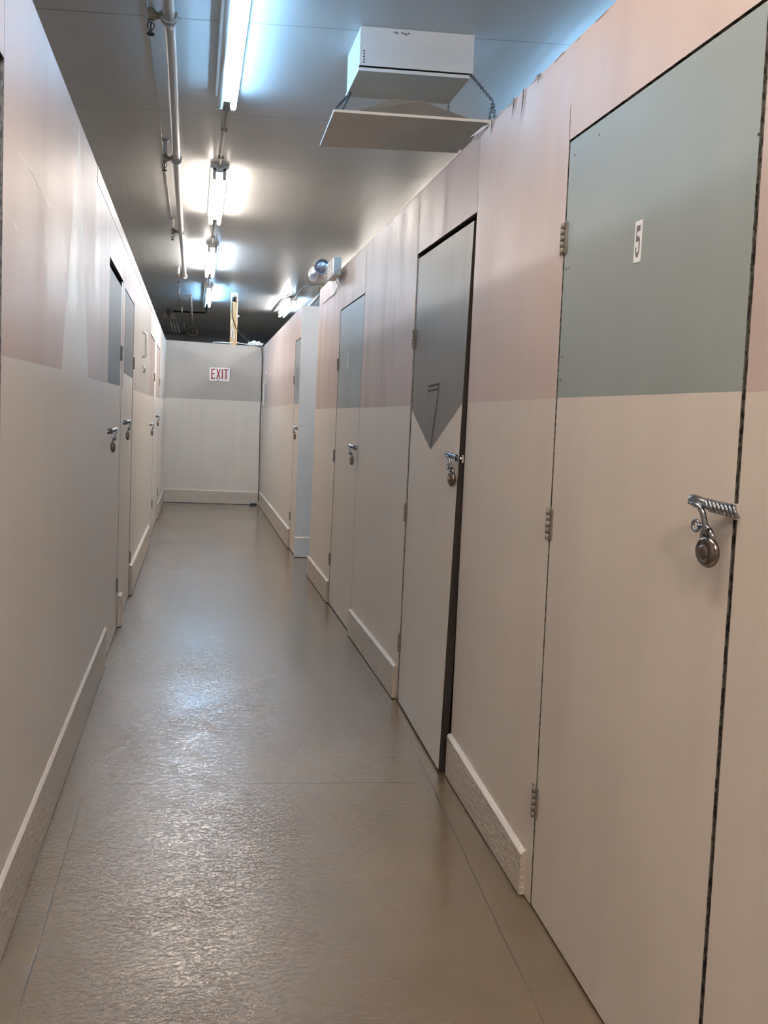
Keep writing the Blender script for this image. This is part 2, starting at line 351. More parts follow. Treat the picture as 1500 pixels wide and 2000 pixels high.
# ------------------------------------------------------------------ left wall
LT = 2.495
mb = MB(); z0 = .004
pl, bl = M['pinkl'], M['beigel']
u0, u1 = 2.01, 4.325
fr = [([(u0, z0), (u1, z0), (u1, 1.540), (3.555, 1.534), (2.866, 1.532), (u0, 1.520)], bl),
      ([(2.866, 1.532), (3.555, 1.534), (3.19, 2.485)], bl),
      ([(u0, 1.520), (2.866, 1.532), (3.19, 2.485), (3.19, LT), (u0, LT)], pl),
      ([(3.555, 1.534), (u1, 1.540), (u1, LT), (3.19, LT), (3.19, 2.485)], pl)]
slab(mb, FL, u0, u1, z0, LT, T, M['dark'], fronts=fr, edge=M['chipped'])
slab(mb, FL, .1, 1.15, z0, LT, T, M['dark'], fronts=banded(.1, 1.15, z0, LT, 1.52, 1.52, bl, pl), edge=M['chipped'])
slab(mb, FL, 1.153, 2.007, 2.21, LT, T, M['dark'], front=pl, edge=M['chipped'])
slab(mb, FL, 4.328, 5.105, 2.205, LT, T, M['dark'], front=pl)
slab(mb, FL, 5.108, 5.248, z0, LT, T, M['dark'], fronts=banded(5.108, 5.248, z0, LT, 1.545, 1.547, bl, pl))
slab(mb, FL, 5.251, 6.020, 2.185, LT, T, M['dark'], front=pl)
slab(mb, FL, 6.023, 8.215, z0, LT, T, M['dark'], fronts=banded(6.023, 8.215, z0, LT, 1.553, 1.563, bl, M['greyup']))
slab(mb, FL, 8.218, 9.05, 2.19, LT, T, M['dark'], front=bl)
slab(mb, FL, 9.053, 9.52, z0, LT, T, M['dark'], front=bl)
slab(mb, FL, 9.523, 10.35, 2.20, LT, T, M['dark'], front=bl)
slab(mb, FL, 10.353, 12.37, z0, LT, T, M['dark'], fronts=banded(10.353, 12.37, z0, LT, 1.575, 1.60, bl, M['greyup']))
slab(mb, FL, .1, 12.3, .01, 2.40, .03, M['outer'], front=M['dark'], d=.075)  # added sheet, keeps light from leaking through the left door gaps
for u in (1.12, 2.03, 4.30, 5.13, 5.225, 6.05, 8.19, 9.07, 9.5, 10.38): slab(mb, FL, u-.025, u+.025, 0.01, 2.38, .05, M['dark'], front=M['dark'], d=.020)
# thin fascia lath under the top edge
slab(mb, FL, 3.75, 9.0, 2.425, LT+.001, .0016, M['pinkl'], front=M['pinkl'], d=-.002)
slab(mb, FL, 1.975, 2.008, .02, 2.19, .002, M['chipped'], front=M['chipped'], d=-.0005)
for (a, b), w_ in ((((2.17, 2.05), (2.63, 2.025)), .003), (((2.30, 2.045), (2.62, 2.018)), .002), (((2.80, 1.112), (2.60, 1.104)), .0015), (((2.12, 1.86), (2.16, 1.85)), .006)):
    a, b = Vector((a[0], a[1], 0)), Vector((b[0], b[1], 0)); n_ = (b-a).normalized(); n_ = Vector((-n_.y, n_.x, 0))*w_/2
    mb.face([FL(q.x, q.y, -.0003) for q in (a+n_, b+n_, b-n_, a-n_)], M['beigel'])
tag(mb.build('wall_left'), 'left hand partition with a tall pale painted triangle', 'wall', kind='structure')
baseboard('baseboard_left', FL, 2.012, 4.400, .207, M['basel'], 'long rough baseboard below the painted triangle', th=.012)
baseboard('baseboard_left.001', FL, 5.150, 5.262, .205, M['basel'], 'tiny piece of baseboard between the first two left hand doors', th=.022)
baseboard('baseboard_left.002', FL, 6.035, 8.40, .21, M['basel'], 'baseboard between the second and third left hand doors', th=.022, ha=(.23, .20))
baseboard('baseboard_left.003', FL, 10.37, 12.36, .20, M['basel'], 'baseboard at the far left corner beside the end partition', th=.018)

# ------------------------------------------------------------------ end wall
EL = (E1-E0).length; mb = MB()
b0, b1 = 1.618, 1.610
slab(mb, FE, 0, EL, .01, 2.5, T, M['dark'], fronts=[([(0, .01), (EL, .01), (EL, b1), (0, b0)], M['greylow']), ([(0, b0), (EL, b1), (EL, 2.462), (0, 2.505)], M['greyup'])], zt=(2.505, 2.462), edge=M['greylow'])
slab(mb, FE, 0, EL, .01, 2.44, .02, M['outer'], front=M['dark'], d=.03)  # added sheet, its pale back returns light to the space behind
tag(mb.build('wall_end'), 'end partition of the corridor, grey above and off-white below', 'wall', kind='structure')
baseboard('baseboard_end', FE, .005, EL-.005, .206, M['basel'], 'baseboard along the end partition', th=.02)

# far right wall, door there, and grey end panel
mb = MB()
ft = [(7.593, 2.495), (12.09, 2.478)]
def ftop(u): return lerp(u, ft)
for a, b in ((7.593, 7.645), (8.09, 12.085)):
    slab(mb, FF, a, b, .005, 2.5, T, M['dark'], fronts=[([(a, .005), (b, .005), (b, 1.515), (a, 1.53)], M['beige']), ([(a, 1.53), (b, 1.515), (b, ftop(b)), (a, ftop(a))], M['pinkl'])], zt=(ftop(a), ftop(b)))
slab(mb, FF, 7.648, 8.087, 2.19, 2.5, T, M['dark'], front=M['pinkl'], zt=(ftop(7.648), ftop(8.087)))
slab(mb, FF, 7.60, 12.0, .01, 2.3, .03, M['outer'], front=M['dark'], d=.07)  # added sheet, dark towards the door gaps and pale behind for bounce
tag(mb.build('wall_far_right'), 'far right partition next to the end wall', 'wall', kind='structure')
baseboard('baseboard_far_right', FF, 8.095, 12.05, .21, M['base'], 'baseboard along the far right partition', th=.02)
mb = MB(); slab(mb, FG, 0, .95, .005, 2.493, .02, M['bluegrey'], front=M['bluegrey'])
slab(mb, FG, .02, .075, .02, .905, .006, M['bluegrey'], front=M['bluegrey'], d=-.0065)
for z in (.25, .62, .88): mb.lathe([(.008, 0), (.006, .005), (0, .006)], M['white'], Matrix.Translation(FG(.045, z, -.0065)) @ Matrix.Rotation(PI/2, 4, 'X'), 10)
tag(mb.build('wall_alcove'), 'narrow blue-grey end panel beside the side alley', 'wall', kind='structure')
baseboard('baseboard_alcove', FG, -.004, .94, .205, M['bluegrey'], 'blue-grey baseboard at the foot of the narrow end panel', th=.022)

# ------------------------------------------------------------------ doors
def hinge(F, u, z, side, parent, h=.09, m='dullmetal'):
    mb = MB(); n = 5
    for k in range(n):
        a = F(u, z-h/2+h*k/n+.001, -.006); b = F(u, z-h/2+h*(k+1)/n-.001, -.006); mb.tube([a, b], .0065, M[m], 10)
    for s in (-1, 1):
        slab(mb, F, min(u, u+s*.02), max(u, u+s*.02), z-h/2, z+h/2, .002, M[m], front=M[m], d=-.0025)
    for q in (-.3, 0, .3):
        c = F(u-.011*side, z+q*h, -.003); mb.lathe([(.003, 0), (.002, .001), (0, .0012)], M['steel'], Matrix.Translation(c) @ Matrix.Rotation(-PI/2 if F is FR else PI/2, 4, 'Y'), 8)
    return mb.build('hinge', parent)
def hasp(F, u, z, side, parent, k=1., twist=False):
    """slide bolt latch: side=+1 -> bar points to larger u (over the door leaf)"""
    h = empty('hasp', F(u, z, -.02)-world_loc(parent)); h.parent = parent
    P = lambda a, b, d: F(u+side*a*.60, z+b, -d*.85)
    mb = MB()
    mb.tube([P(-.030, -.004, -.002), P(-.012, -.002, .010), P(.015, .001, .024), P(.060, .006, .038), P(.098, .011, .046), P(.110, .012, .048), P(.117, .012, .049)], [.006, .008, .0095, .0105, .0110, .0095, .004], M['steel'], 14)
    mb.build('latch_bar', h)
    mb = MB(); dr = (P(.04, .003, .034)-P(-.03, -.004, 0)).normalized()
    if twist:
        for q in range(8):
            c = P(-.030+q*.0105, -.003+q*.0010, .000+q*.0050); aa = dr.cross(Vector((0, 0, 1))).normalized(); bb = (Vector((0, 0, 1))*.92+dr*.45).normalized()
            mb.tube(arc(c, aa, bb, .0115, 0, 2*PI, 16), .0034, M['steel'], 8, caps=False)
    else:
        for q in range(2):
            c = P(-.010+q*.022, 0, .010+q*.012); aa = dr.cross(Vector((0, 0, 1))).normalized()
            mb.tube(arc(c, aa, Vector((0, 0, 1)), .0125, 0, 2*PI, 16), .0030, M['steel'], 8, caps=False)
    slab(mb, F, min(u-side*.012, u-side*.024), max(u-side*.012, u-side*.024), z-.018, z+.012, .003, M['beige'], front=M['beige'], d=-.0035)
    mb.build('staple', h)
    mb = MB()
    mb.tube([P(.102, .006, .058), P(.075, .004, .056), P(.055, .000, .053), P(.044, -.010, .050), P(.040, -.026, .046), P(.036, -.044, .042), P(.030, -.056, .038)], [.004, .0055, .0058, .0058, .0058, .0055, .003], M['steel'], 12)
    mb.build('hook', h)
    return h
def padlock(F, u, z, side, label, mirrored=False):
    root = empty('padlock', F(u+side*.021, z-.085, -.030))
    P = lambda a, b, d: F(u+side*a*.45, z+b, -d*.88)
    c = P(.047, -.085, .034); nrm = (F(u, z, -1)-F(u, z, 0)).normalized()
    q = nrm.to_track_quat('Z', 'Y').to_matrix().to_4x4()
    Tm = Matrix.Translation(c) @ q
    mb = MB(); prof = [(0, -.013), (.012, -.0128), (.018, -.0115), (.0255, -.0085), (.0300, -.0045), (.0315, 0), (.0300, .0045), (.0255, .0085), (.0185, .0115), (.0180, .0102), (.0130, .0105), (.0125, .0125), (.006, .0132), (0, .0132)]
    mb.lathe(prof, M['brass'], Tm, 36); mb.build('lock_body', root)
    mb = MB(); uu = (P(1, 0, 0)-P(0, 0, 0)).normalized()
    mb.tube([c+uu*.016+Vector((0, 0, .020)), c+uu*.017+Vector((0, 0, .034)), c+uu*.008+Vector((0, 0, .043)), c-uu*.004+Vector((0, 0, .042)), c-uu*.012+Vector((0, 0, .032)), c-uu*.012+Vector((0, 0, .020))], .0055, M['steel'], 12)
    mb.build('shackle', root)
    mb = MB(); e = P(.105, -.038, .046); mb.tube(arc(e, uu, (0, 0, 1), .0105, 0, 2*PI, 18), .0035, M['steel'], 8, caps=False)
    mb.tube([e-uu*.009, P(.050, -.036, .040), P(.030, -.042, .040)], .006, M['steel'], 10); mb.build('eye_tab', root)
    tag(root, label, 'padlock', 'round steel padlocks hanging on the door latches'); return root

def door(n, F, u0, u1, z1, fronts, label, hinge_u, hinges, latch_u, latch_z, side, hasp_scale=1, th=.018, d=.001, zb=.008, twist=None, edge=None, rope=False):
    root = empty('door_%d' % n, F((u0+u1)/2, 0, 0)); tag(root, label, 'door', kind='structure')
    mb = MB()
    G = F if twist is None else (lambda u, z, dd=0: F(u, z, dd-twist(u, z)))
    slab(mb, G, u0, u1, zb, z1, th, M['dark'], fronts=fronts, edge=edge or M['chipped'], d=d); mb.build('leaf', root)
    for z in hinges: hinge(F, hinge_u, z, 1, root)
    if latch_u is not None: hasp(F, latch_u, latch_z, side, root, twist=rope)
    return root
def digit_plate(F, u, z, wd, ht, digit, parent, ink, face='signwhite', d=-.003):
    """flat stencilled number plate, digits drawn as strokes"""
    o = MB(); slab(o, F, u-wd/2, u+wd/2, z-ht/2, z+ht/2, .0025, M[face], front=M[face], d=d)
    pl = o.build('number_plate', parent)
    # strokes in unit space x (left->right as read), y up
    S = {'5': [((.1, .98), (.95, .98), (.95, .80), (.1, .80)), ((.1, .98), (.32, .98), (.32, .50), (.1, .50)), ((.32, .66), (.70, .66), (.95, .56), (.70, .50), (.32, .50)),
               ((.70, .66), (.98, .56), (.98, .20), (.74, .20), (.74, .50)), ((.98, .20), (.70, .02), (.35, .02), (.35, .17), (.74, .20)), ((.05, .16), (.05, .34), (.30, .34), (.30, .16), (.5, .02), (.32, .02))],
         '9': [((.1, .5), (.1, .9), (.3, .9), (.3, .5)), ((.1, .9), (.3, 1), (.7, 1), (.9, .9), (.9, .83), (.1, .83)), ((.7, .9), (.9, .9), (.9, .1), (.7, .1)), ((.1, .5), (.8, .5), (.8, .62), (.1, .62)), ((.2, 0), (.75, 0), (.9, .1), (.9, .17), (.2, .17))],
         '1': [((.35, 0), (.65, 0), (.65, 1), (.35, 1)), ((.35, 1), (.1, .8), (.1, .7), (.35, .8))],
         '3': [((.1, .85), (.1, 1), (.9, 1), (.9, .85)), ((.7, .85), (.9, .85), (.9, .55), (.7, .55)), ((.3, .45), (.3, .58), (.85, .58), (.85, .45)), ((.7, .5), (.9, .5), (.9, .1), (.7, .1)), ((.1, 0), (.1, .15), (.9, .15), (.9, 0))]}[digit]
    mb = MB(); sgn = -1 if (F is FR or F is FF) else 1     # reading direction: right walls read from far to near
    for k, st in enumerate(S):
        mb.face([F(u+sgn*(x-.5)*wd*.66, z+(y-.5)*ht*.80, d-.0004-k*.00003) for x, y in st], M[ink])
    mb.build('numeral', pl)
    return pl
def line(mb, F, pts, w_, m, d):
    for (a, b), (c, e) in zip(pts, pts[1:]):
        L_ = math.hypot(c-a, e-b); nx, nz = -(e-b)/L_*w_/2, (c-a)/L_*w_/2
        mb.face([F(a+nx, b+nz, d), F(c+nx, e+nz, d), F(c-nx, e-nz, d), F(a-nx, b-nz, d)], m)
# door with the 5
def splitx(u0, u1, z0, z1, b0, b1, low, upm): return banded(u0, u1, z0, z1, b0, b1, low, upm)
d5 = door(1, FR, 1.288, 2.079, 2.222, banded(1.288, 2.079, .008, 2.222, 1.480, 1.483, M['beige'], M['teal']), 'right hand door with grey-green top and white plate marked 5', 2.085, (1.945, 1.116, .306), 1.295, 1.255, 1, rope=True)
digit_plate(FR, 1.685, 1.85, .030, .10, '5', d5, 'digit')
mb = MB()
for (a, b), w_ in ((((2.03, .110), (1.83, .052)), .0022), (((1.88, .36), (1.82, .335)), .0012), (((1.55, .29), (1.48, .27)), .0012), (((1.95, .21), (1.80, .17)), .0010), (((1.70, .10), (1.60, .05)), .0012), (((1.76, 1.62), (1.71, 1.63)), .002)):
    line(mb, FR, [a, b], w_, M['beigel'], .0004)
mb.build('scratch_marks', d5)
mb = MB()
for k, (uu_, zz) in enumerate(((2.046, 2.174), (2.024, 2.177), (2.071, 1.853), (2.047, 1.854), (2.068, 1.60), (2.070, 1.533), (1.290, 1.968), (1.912, 2.185))):
    c = FR(uu_-.008 if uu_ > 2.05 else uu_, zz, .0004)
    mb.face([c+Vector((0, .0028*math.cos(t*PI/4), .0036*math.sin(t*PI/4))) for t in range(8)], M['dark'])
mb.build('screw_holes', d5)
padlock(FR, 1.295, 1.255, 1, 'large round steel padlock on the door marked 5')
# screw holes
# ajar grey door with painted point
tw = lambda u, z: .036*max(0, (3.62-u)/.76)*(1-z/2.2)**1.0
ua, ub, zt = 2.862, 3.618, 2.186
um = 3.262
frB = [([(ua, .01), (ub, .01), (ub, 1.455), (um, 1.275), (ua, 1.478)], M['beige']), ([(ua, 1.478), (um, 1.275), (ub, 1.455), (ub, zt), (ua, zt)], M['slate'])]
dB = door(2, FR, ua, ub, zt, frB, 'ajar right hand door with dark grey arrow-shaped paint', 3.628, (1.80, .95, .30), 2.868, 1.262, 1, twist=tw, edge=M['dark'], th=.034)
# traced outline of a 7 on that door
mb = MB()
GT = lambda u, z, d=0: FR(u, z, d-tw(u, z))
line(mb, GT, [(3.345, 1.560), (3.185, 1.566), (3.262, 1.290)], .007, M['dark'], .0001)
line(mb, GT, [(3.345, 1.560), (3.345, 1.538), (3.20, 1.543)], .006, M['dark'], .0002)
line(mb, GT, [(3.345, 1.538), (3.345, 1.48)], .003, M['dark'], .0002)
mb.build('traced_seven', dB)
padlock(FR, 2.868, 1.262, 1, 'round padlock on the ajar grey door with the painted point')
# third right-hand door
dC = door(3, FR, 4.845, 5.660, 2.194, banded(4.845, 5.660, .008, 2.194, 1.475, 1.473, M['beige'], M['tealdark']), 'third right hand door with blue-grey top', 5.668, (1.80, 1.12, .34), 4.855, 1.215, 1)
digit_plate(FR, 5.29, 1.80, .035, .11, '9', dC, 'tealdark')
padlock(FR, 4.855, 1.215, 1, 'round padlock on the third right hand door with blue-grey top')
# far right door
dD = door(4, FF, 7.655, 8.080, 2.18, banded(7.655, 8.080, .008, 2.18, 1.531, 1.531, M['beige'], M['tealdark']), 'far right door beside the narrow blue-grey panel', 8.086, (1.78, .35), 7.665, 1.285, 1)
digit_plate(FF, 7.90, 1.80, .10, .22, '3', dD, 'digit', face='tealdark')
padlock(FF, 7.665, 1.285, 1, 'round padlock on the far right door beside the blue-grey panel')
# left doors
dE = door(5, FL, 1.16, 1.995, 2.19, banded(1.16, 1.995, .008, 2.19, 1.52, 1.52, M['beigel'], M['teal']), 'nearest left hand door, only its grey-green edge in view', 1.998, (), None, 0, 1)
dF = door(6, FL, 4.333, 5.025, 2.155, banded(4.333, 5.025, .008, 2.155, 1.543, 1.548, M['beigel'], M['leftslate']), 'first padlocked left hand door with dark blue-grey top', 5.034, (1.75, .30), 4.340, 1.285, 1)
mb = MB(); slab(mb, FL, 5.030, 5.104, .008, 2.19, .018, M['dark'], front=M['beigel'], d=.001); mb.build('jamb_board', dF)
dG = door(7, FL, 5.257, 6.000, 2.176, banded(5.257, 6.000, .008, 2.176, 1.643, 1.636, M['beigel'], M['leftslate']), 'second left hand door with blue-grey top, beside a tiny baseboard piece', 6.010, (1.75, .30), 5.265, 1.32, 1)
dH = door(8, FL, 8.224, 9.042, 2.176, banded(8.224, 9.042, .008, 2.176, 1.560, 1.566, M['beigel'], M['taupe']), 'third left hand door with taupe top near the end wall', 9.048, (1.78, .35), 8.232, 1.265, 1)
dI = door(9, FL, 9.530, 10.342, 2.186, banded(9.530, 10.342, .008, 2.186, 1.570, 1.575, M['beigel'], M['taupe']), 'last left hand door with taupe top next to the corner', 10.348, (1.78, .35), 9.54, 1.34, 1)
for u, z, l in ((4.340, 1.285, 'round padlock on the nearest padlocked left hand door'), (5.265, 1.32, 'round padlock on the second left hand door'), (8.232, 1.265, 'round padlock on the third left hand door with taupe top'), (9.54, 1.34, 'small far padlock on the last left hand door')):
    padlock(FL, u, z, 1, l)

# ------------------------------------------------------------------ fluorescent fixtures
def fixture(x, y0, y1, left, right, label, group, zc=CEIL):
    root = empty('fluorescent_light', (x, (y0+y1)/2, zc)); tag(root, label, 'ceiling light', group)
    mb = MB(); hw = .066; L_ = (y0, y1)
    for a, b in ((y0, y1),):
        pr = [(-hw, zc-.001), (-hw, zc-.035), (-.020, zc-.066), (.020, zc-.066), (hw, zc-.035), (hw, zc-.001)]
        pa = [Vector((x+p, a, q)) for p, q in pr]; pb = [Vector((x+p, b, q)) for p, q in pr]
        for i in range(5): mb.face([pa[i], pa[i+1], pb[i+1], pb[i]], M['white'])
        mb.face(pa, M['white']); mb.face(pb, M['white']); mb.face([pa[0], pb[0], pb[5], pa[5]], M['white'])
    mb.build('housing', root)
    for s, k in ((-1, left), (1, right)):
        mb = MB(); mb.tube([(x+s*.038, y0+.02, zc-.100), (x+s*.038, y1-.02, zc-.100)], .0175, M[{'w': 'warm', 'c': 'cool', 'o': 'tubeoff', 'W': 'warm2', 'C': 'cool2', 'v': 'warm3', 'd': 'cool3', 'X': 'warm4', 'm': 'warm5'}[k]], 14); mb.build('tube', root)
        for yy in (y0, y1-.022):
            mb = MB(); mb.box((x+s*.038-.013, yy, zc-.120), (x+s*.038+.013, yy+.022, zc-.034), M['white'], bev=.003); mb.build('socket', root)
    return root
G1 = 'twin tube fluorescent lights down the corridor ceiling'; G2 = 'fluorescent lights above the neighbouring aisles'
fixture(.140, 3.36, 4.78, 'o', 'c', 'nearest fluorescent light with one bright bluish tube', G1)
fixture(.142, 6.16, 7.66, 'w', 'w', 'twin white fluorescent light, second along the corridor', G1)
fixture(.150, 8.94, 10.62, 'W', 'c', 'twin fluorescent light, third along the corridor', G1)
fixture(.158, 11.83, 13.55, 'o', 'C', 'farthest corridor light with one lit tube, left of the wooden post', G1)
fixture(.140, .55, 1.98, 'w', 'w', 'fluorescent light directly over the camera, out of view', G1)
fixture(.140, -2.2, -.8, 'X', 'X', 'fluorescent light behind the camera, out of view', G1)  # tubes raised far above the others to light the lower walls
fixture(1.50, 12.45, 14.22, 'W', 'c', 'slanting bright light over the far right partition', G2)
for x0, y0, l, r in ((2.35, .6, 'v', 'v'), (2.12, 3.2, 'c', 'c'), (2.12, 6.0, 'w', 'w'), (2.15, 8.8, 'W', 'W'), (2.6, 10.4, 'W', 'v')):
    fixture(x0, y0, y0+1.4, l, r, 'fluorescent light above the aisle behind the right partition', G2)
for y0, l, r in ((.6, 'w', 'v'), (3.4, 'v', 'c'), (6.2, 'c', 'w'), (9.0, 'W', 'W'), (12.0, 'c', 'o')):
    fixture(-2.3, y0, y0+1.4, l, r, 'fluorescent light above the aisle behind the left partition', G2)

# conduit between the fixtures
def conduit(pts, label, m='dullmetal', r=.009, clamps=()):
    root = empty('conduit', pts[0]); tag(root, label, 'conduit')
    mb = MB(); mb.tube(pts, r, M[m], 10); mb.build('pipe_run', root)
    for c in clamps:
        mb = MB(); c = Vector(c); mb.box(c+Vector((-.02, -.008, -.012)), c+Vector((.02, .008, .013)), M[m], bev=.003); mb.build('clamp', root)
    return root
zc = CEIL-.018
conduit([(.150, 4.78, zc), (.146, 5.4, zc), (.142, 6.16, zc)], 'thin conduit between the nearest and second corridor lights', clamps=[(.148, 5.02, zc), (.147, 5.38, zc), (.144, 5.95, zc)])
conduit([(.143, 7.66, zc), (.149, 8.94, zc)], 'thin conduit between the second and third corridor lights', clamps=[(.144, 7.9, zc), (.147, 8.6, zc)])
conduit([(.152, 10.62, zc), (.157, 11.83, zc)], 'thin conduit between the third and farthest corridor lights', clamps=[(.155, 11.2, zc)])
conduit([(.150, 13.55, zc), (.165, 14.98, zc), (.150, 15.06, zc-.01), (-.44, 15.09, zc-.01)], 'black conduit bending left from the farthest corridor light', 'black', .016)
conduit([(1.95, 10.9, zc), (1.60, 11.12, zc), (1.51, 11.3, zc), (1.50, 12.45, zc)], 'dark conduit running to the slanting far right light', 'dullmetal', .016, clamps=[(1.505, 11.7, zc), (1.505, 12.1, zc)])
conduit([(1.42, 12.3, zc), (1.36, 12.9, zc), (1.36, 14.3, zc)], 'second thin conduit left of the slanting far right light', 'dullmetal', .012)

# ------------------------------------------------------------------ sprinkler pipes
def sprinkler(x, y, zp, parent, rp, off=.078):
    h = empty('sprinkler_head', Vector((x-off, y, zp))-world_loc(parent)); h.parent = parent
    cx = x-off
    mb = MB(); zt = CEIL
    mb.tube([(cx, y, zp+.012), (cx, y, zp+.022), (cx, y, zt-.004)], [.018, .015, .015], M['pvc'], 14)
    mb.lathe([(.0, 0), (.026, 0), (.026, .004), (0, .004)], M['dullmetal'], Matrix.Translation((cx, y, zt-.005)), 16); mb.build('riser', h)
    mb = MB(); mb.tube([(cx, y, zp+.016), (cx, y, zp+.010), (cx, y, zp-.030), (cx, y, zp-.036)], [.017, .021, .021, .015], M['dullmetal'], 16)
    mb.tube([(cx, y, zp-.01), (cx+.03, y, zp-.01), (cx+.032, y, zp-.01), (x-rp*.6, y, zp-.006)], [.017, .017, .013, .013], M['dullmetal'], 12)
    mb.tube([(x-rp-.014, y, zp-.006), (x-rp-.004, y, zp-.006)], .017, M['dullmetal'], 12); mb.build('elbow_fitting', h)
    mb = MB(); mb.tube([(cx, y, zp-.036), (cx, y, zp-.045)], [.011, .009], M['steel'], 12)
    for s in (-1, 1): mb.tube([(cx+s*.008, y, zp-.044), (cx+s*.015, y, zp-.054), (cx+s*.013, y, zp-.070), (cx, y, zp-.082)], .0028, M['black'], 8)
    mb.tube([(cx, y, zp-.044), (cx, y, zp-.092)], .0035, M['black'], 8)
    mb.lathe([(0, 0), (.016, 0), (.019, -.003), (.016, .002), (0, .003)], M['black'], Matrix.Translation((cx, y, zp-.093)), 14); mb.build('deflector', h)
root = empty('sprinkler_pipe', (-.16, 3, 3.2)); tag(root, 'long grey-white sprinkler pipe under the ceiling, left of the lights', 'pipe')
PP = [(-.150, 1.0), (-.158, 3.6), (-.156, 4.1), (-.172, 6.1), (-.176, 7.8), (-.171, 10.72)]; zp = 3.205; rp = .029
mb = MB(); mb.tube([(x, y, zp) for x, y in PP], [rp, rp, rp, rp*.92, rp*.9, rp*.8], M['pvc'], 20); mb.build('pipe_run', root)
for y in (3.83, 5.86, 8.12, 10.70):
    x = lerp(y, [(b, a) for a, b in PP]); rr = rp*lerp(y, [(3, 1), (8, .9), (10.7, .8)])
    mb = MB(); mb.tube([(x, y-.075, zp), (x, y-.07, zp), (x, y-.002, zp), (x, y, zp)], [rr+.001, rr+.004, rr+.004, rr+.001], M['pvc'], 20)
    mb.tube(arc((x, y-.09, zp-.003), (1, 0, 0), (0, 0, 1), rr+.006, -PI*1.15, .15*PI, 18), .0055, M['pvc'], 10); mb.tube(arc((x, y-.055, zp-.003), (1, 0, 0), (0, 0, 1), rr+.006, -PI*1.15, .15*PI, 18), .0055, M['pvc'], 10)
    mb.build('coupling', root); sprinkler(x, y-.08, zp, root, rr)
# rod-thin wire beside the pipe
mb = MB(); mb.tube([(-.265, 2, CEIL-.004), (-.272, 6.0, CEIL-.004), (-.270, 8.1, CEIL-.004)], .003, M['dullmetal'], 6); tag(mb.build('wire'), 'thin wire clipped to the ceiling beside the sprinkler pipe', 'wire')
root = empty('sprinkler_pipe', (-.1, 12.4, 3.2)); tag(root, 'thin far sprinkler pipe beyond the end partition', 'pipe')
mb = MB(); mb.tube([(-.115, 12.35, 3.205), (-.107, 12.45, 3.205), (-.100, 14.9, 3.205), (-.088, 18.1, 3.205)], .024, M['pvc'], 14); mb.build('pipe_run', root)
for y in (12.40, 14.6, 17.2): sprinkler(lerp(y, [(12.4, -.107), (14.9, -.100), (18, -.09)]), y, 3.205, root, .02, .17)
mb = MB(); mb.tube(arc((-.089, 17.7, 3.205), (1, 0, 0), (0, 0, 1), .10, 0, 2*PI, 20), .02, M['dullmetal'], 8, caps=False); mb.tube([(-.19, 17.7, 3.205), (.01, 17.7, 3.205)], .012, M['dullmetal'], 8); mb.build('valve_wheel', root)
root = empty('sprinkler_pipe', (1.75, 11, 3.2)); tag(root, 'pale pipe glimpsed above the narrow blue-grey panel', 'pipe')
mb = MB(); mb.tube([(1.745, 10.6, 3.205), (1.75, 11.5, 3.205), (1.775, 12.9, 3.205)], .026, M['pvc'], 14); mb.build('pipe_run', root); 
mb = MB(); mb.tube([(1.747, 11.35, 3.205), (1.747, 11.35, CEIL-.002)], .016, M['dullmetal'], 10); mb.build('hanger', root)

# ------------------------------------------------------------------ ceiling vent box with hanging deflector
A = Vector((.743, 3.794, 0)); vb = Vector((1.30, 3.705, 0))-A; vs = Vector((0, .325, 0))
root = empty('vent_box', (A.x+.27, A.y+.12, CEIL)); tag(root, 'white square ceiling vent box with a tan underside', 'vent')
def quadbox(mb, A, a, b, z0, z1, ms):    # ms: front, side-left, others, bottom
    c = [A, A+a, A+a+b, A+b]; lo = [Vector((p.x, p.y, z0)) for p in c]; hi = [Vector((p.x, p.y, z1)) for p in c]
    for i, m in enumerate((ms[0], ms[2], ms[2], ms[1])):
        j = (i+1) % 4; mb.face([lo[i], lo[j], hi[j], hi[i]], m)
    mb.face(lo[::-1], ms[3]); mb.face(hi, ms[3])
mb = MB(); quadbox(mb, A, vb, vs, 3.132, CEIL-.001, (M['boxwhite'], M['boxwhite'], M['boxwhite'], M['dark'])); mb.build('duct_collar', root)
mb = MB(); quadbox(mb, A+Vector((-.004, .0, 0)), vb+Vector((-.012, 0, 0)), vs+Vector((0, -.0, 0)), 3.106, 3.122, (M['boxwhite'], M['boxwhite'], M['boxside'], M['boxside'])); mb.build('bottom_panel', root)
for k in (0, 1, 3, 4, 5, 6):
    q = A+vb*(.30+.02*k)+Vector((0, -.002, 0)); mb = MB(); mb.lathe([(.004, 0), (0, .002)], M['dark'], Matrix.Translation((q.x, q.y, 3.300-.003*(k % 3))) @ Matrix.Rotation(PI/2, 4, 'X'), 8); mb.build('screw', root)
for k in range(5):
    q = A+vb*.035+Vector((0, -.002, 0)); mb = MB(); mb.lathe([(.004, 0), (0, .002)], M['dark'], Matrix.Translation((q.x+.002*(k % 2), q.y, 3.20-.013*k)) @ Matrix.Rotation(PI/2, 4, 'X'), 8); mb.build('screw', root)
def chain(p, q, parent, r=.0075, name='chain'):
    p, q = Vector(p), Vector(q); L_ = (q-p).length; n = max(3, int(L_/.018)); d = (q-p).normalized(); a = d.cross(Vector((.3, 1, .2))).normalized(); b = d.cross(a); mb = MB()
    for k in range(n):
        c = p+(q-p)*((k+.5)/n); s = a if k % 2 else b
        pts = [c+d*math.cos(t)*.0125+s*math.sin(t)*.0065 for t in [2*PI*i/10 for i in range(11)]]
        mb.tube(pts, .0022, M['chain'], 6, caps=False)
    return mb.build(name, parent)
ZD = 2.80
C0, C1, C2, C3 = Vector((0.580, 3.529, 2.800)), Vector((1.302, 3.412, 2.800)), Vector((1.312, 3.838, 2.800)), Vector((0.590, 3.991, 2.800))
